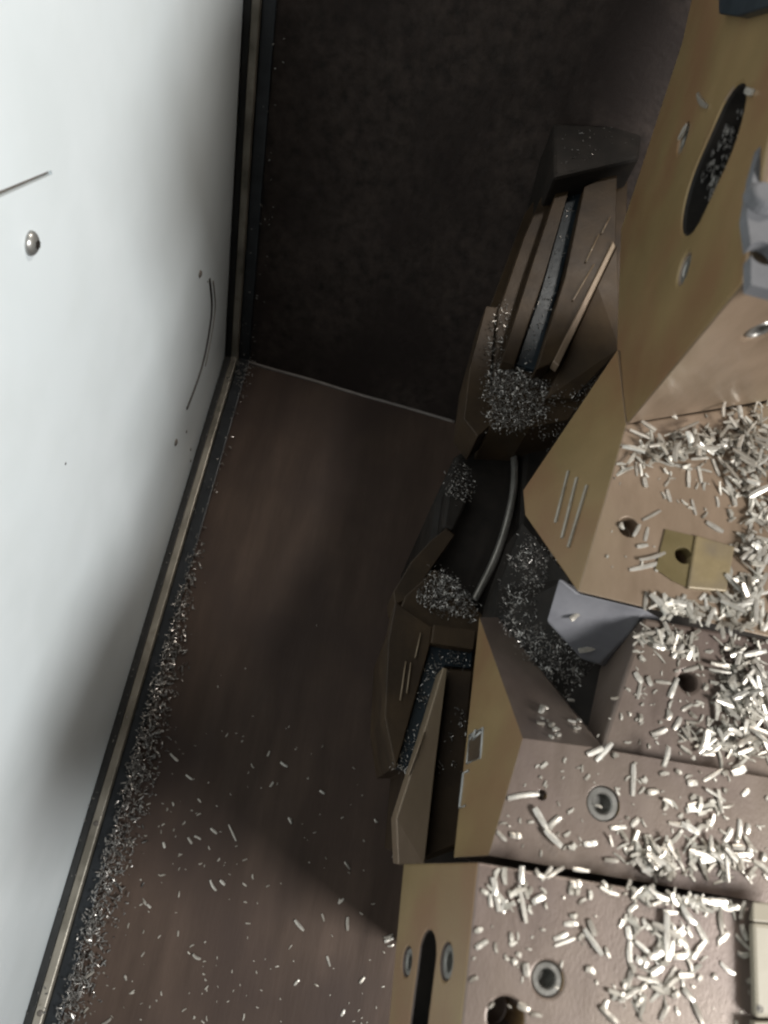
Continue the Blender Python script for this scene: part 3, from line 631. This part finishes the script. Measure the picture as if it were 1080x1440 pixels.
# fine swarf in the turret's deep places ------------------------------------
from mathutils import noise
def drift(n, poly, z0, hh, label, wmin=.00035, wmax=.0009, patch=.35, centre=None):
    m = Mass(); k = 0; tries = 0; n = int(n * .7)
    xs = [p[0] for p in poly]; ys = [p[1] for p in poly]
    while k < n and tries < n * 30:
        tries += 1; px, py = U(min(xs), max(xs)), U(min(ys), max(ys))
        if not in_poly(px, py, poly): continue
        d = noise.noise(Vector((px * .05, py * .05, z0 * 90))) * .5 + .5
        if centre: d = d * .5 + .75 * max(0, 1 - math.hypot(px - centre[0], py - centre[1]) / centre[2])
        if d < patch * U(.7, 1.5): continue
        px += random.gauss(0, 5); py += random.gauss(0, 5); k += 1; w = U(wmin, wmax) * (1.6 if R() < .06 else 1)
        m.add(W(px, py, z0) + Z * (w * .25 + R() * hh * max(0, d - patch) * 1.6), rand_dir(), Vector((U(-.5, .5), U(-.5, .5), 1)).normalized(), w * U(1.2, 4.5), w, w * .5)
    m.build('swarf_pile', M['chipdull'], label)
drift(3200, [(700, 505), (735, 520), (770, 535), (760, 590), (730, 606), (690, 602), (682, 540)], .331, .008, 'heaped fine swarf on the lower end of the upper slotted holder', patch=.22, centre=(725, 565, 60))
drift(260, [(700, 425), (718, 430), (704, 515), (684, 540), (688, 470)], .331, .002, 'thin trail of swarf beside the slot of the upper holder')
drift(150, [(800, 272), (816, 274), (788, 388), (750, 518), (728, 510), (764, 400)], .3365, .001, 'specks of swarf on the upper blued tool bar')
drift(420, [(760, 560), (800, 520), (866, 480), (850, 520), (770, 640), (745, 640)], .339, .003, 'scattered swarf in the shade below the tall block', patch=.42)
drift(1300, [(585, 838), (615, 800), (645, 815), (668, 850), (664, 872), (620, 862)], .302, .003, 'fine swarf on the upper shoulder of the lower slotted holder', patch=.3)
drift(170, [(607, 908), (622, 932), (582, 1080), (560, 1078)], .3068, .001, 'specks of swarf on the lower blued tool bar', patch=.5)
drift(80, [(610, 908), (663, 918), (662, 938), (626, 932)], .3068, .001, 'specks of swarf in the cross slot of the lower holder')
drift(90, [(558, 1066), (584, 1070), (580, 1082), (556, 1082)], .3072, .003, 'small clump of swarf at the end of the lower tool bar', patch=.2)
drift(260, [(634, 655), (656, 650), (664, 690), (650, 712), (630, 690)], .286, .006, 'grey clump of swarf on the black nozzle', patch=.3)
drift(1500, [(700, 866), (760, 880), (800, 885), (850, 950), (838, 1040), (800, 1005), (750, 940)], .435, .006, 'fine dark swarf filling the pit behind the olive ended block', patch=.36)
drift(800, [(725, 745), (770, 770), (800, 815), (770, 872), (700, 860)], .40, .006, 'fine dark swarf under the point of the tan block', patch=.4)
drift(60, [(630, 1000), (655, 1000), (640, 1080), (620, 1080)], .3213, .001, 'few bright specks on the dark inset of the lower holder', patch=.5)
drift(60, [(785, 180), (890, 190), (880, 218), (785, 240)], .3705, .001, 'few specks of swarf on the black cap', patch=.5)
# chips lying on the sloping back of block 2
pb2 = (t2[0] + t2[1] + b2[0]) / 3; nb2 = (t2[1] - t2[0]).cross(b2[0] - t2[0]).normalized()
if nb2.z < 0: nb2 = -nb2
for i in range(14):
    px, py = U(752, 815), U(985, 1040); p = WP(px, py, pb2, nb2); w = U(.0016, .003)
    put_chip(p + nb2 * w * .4, rand_dir(), nb2, w * U(1.2, 2.6), w, w * .65, *LAB[8])
print('chips', count[0])
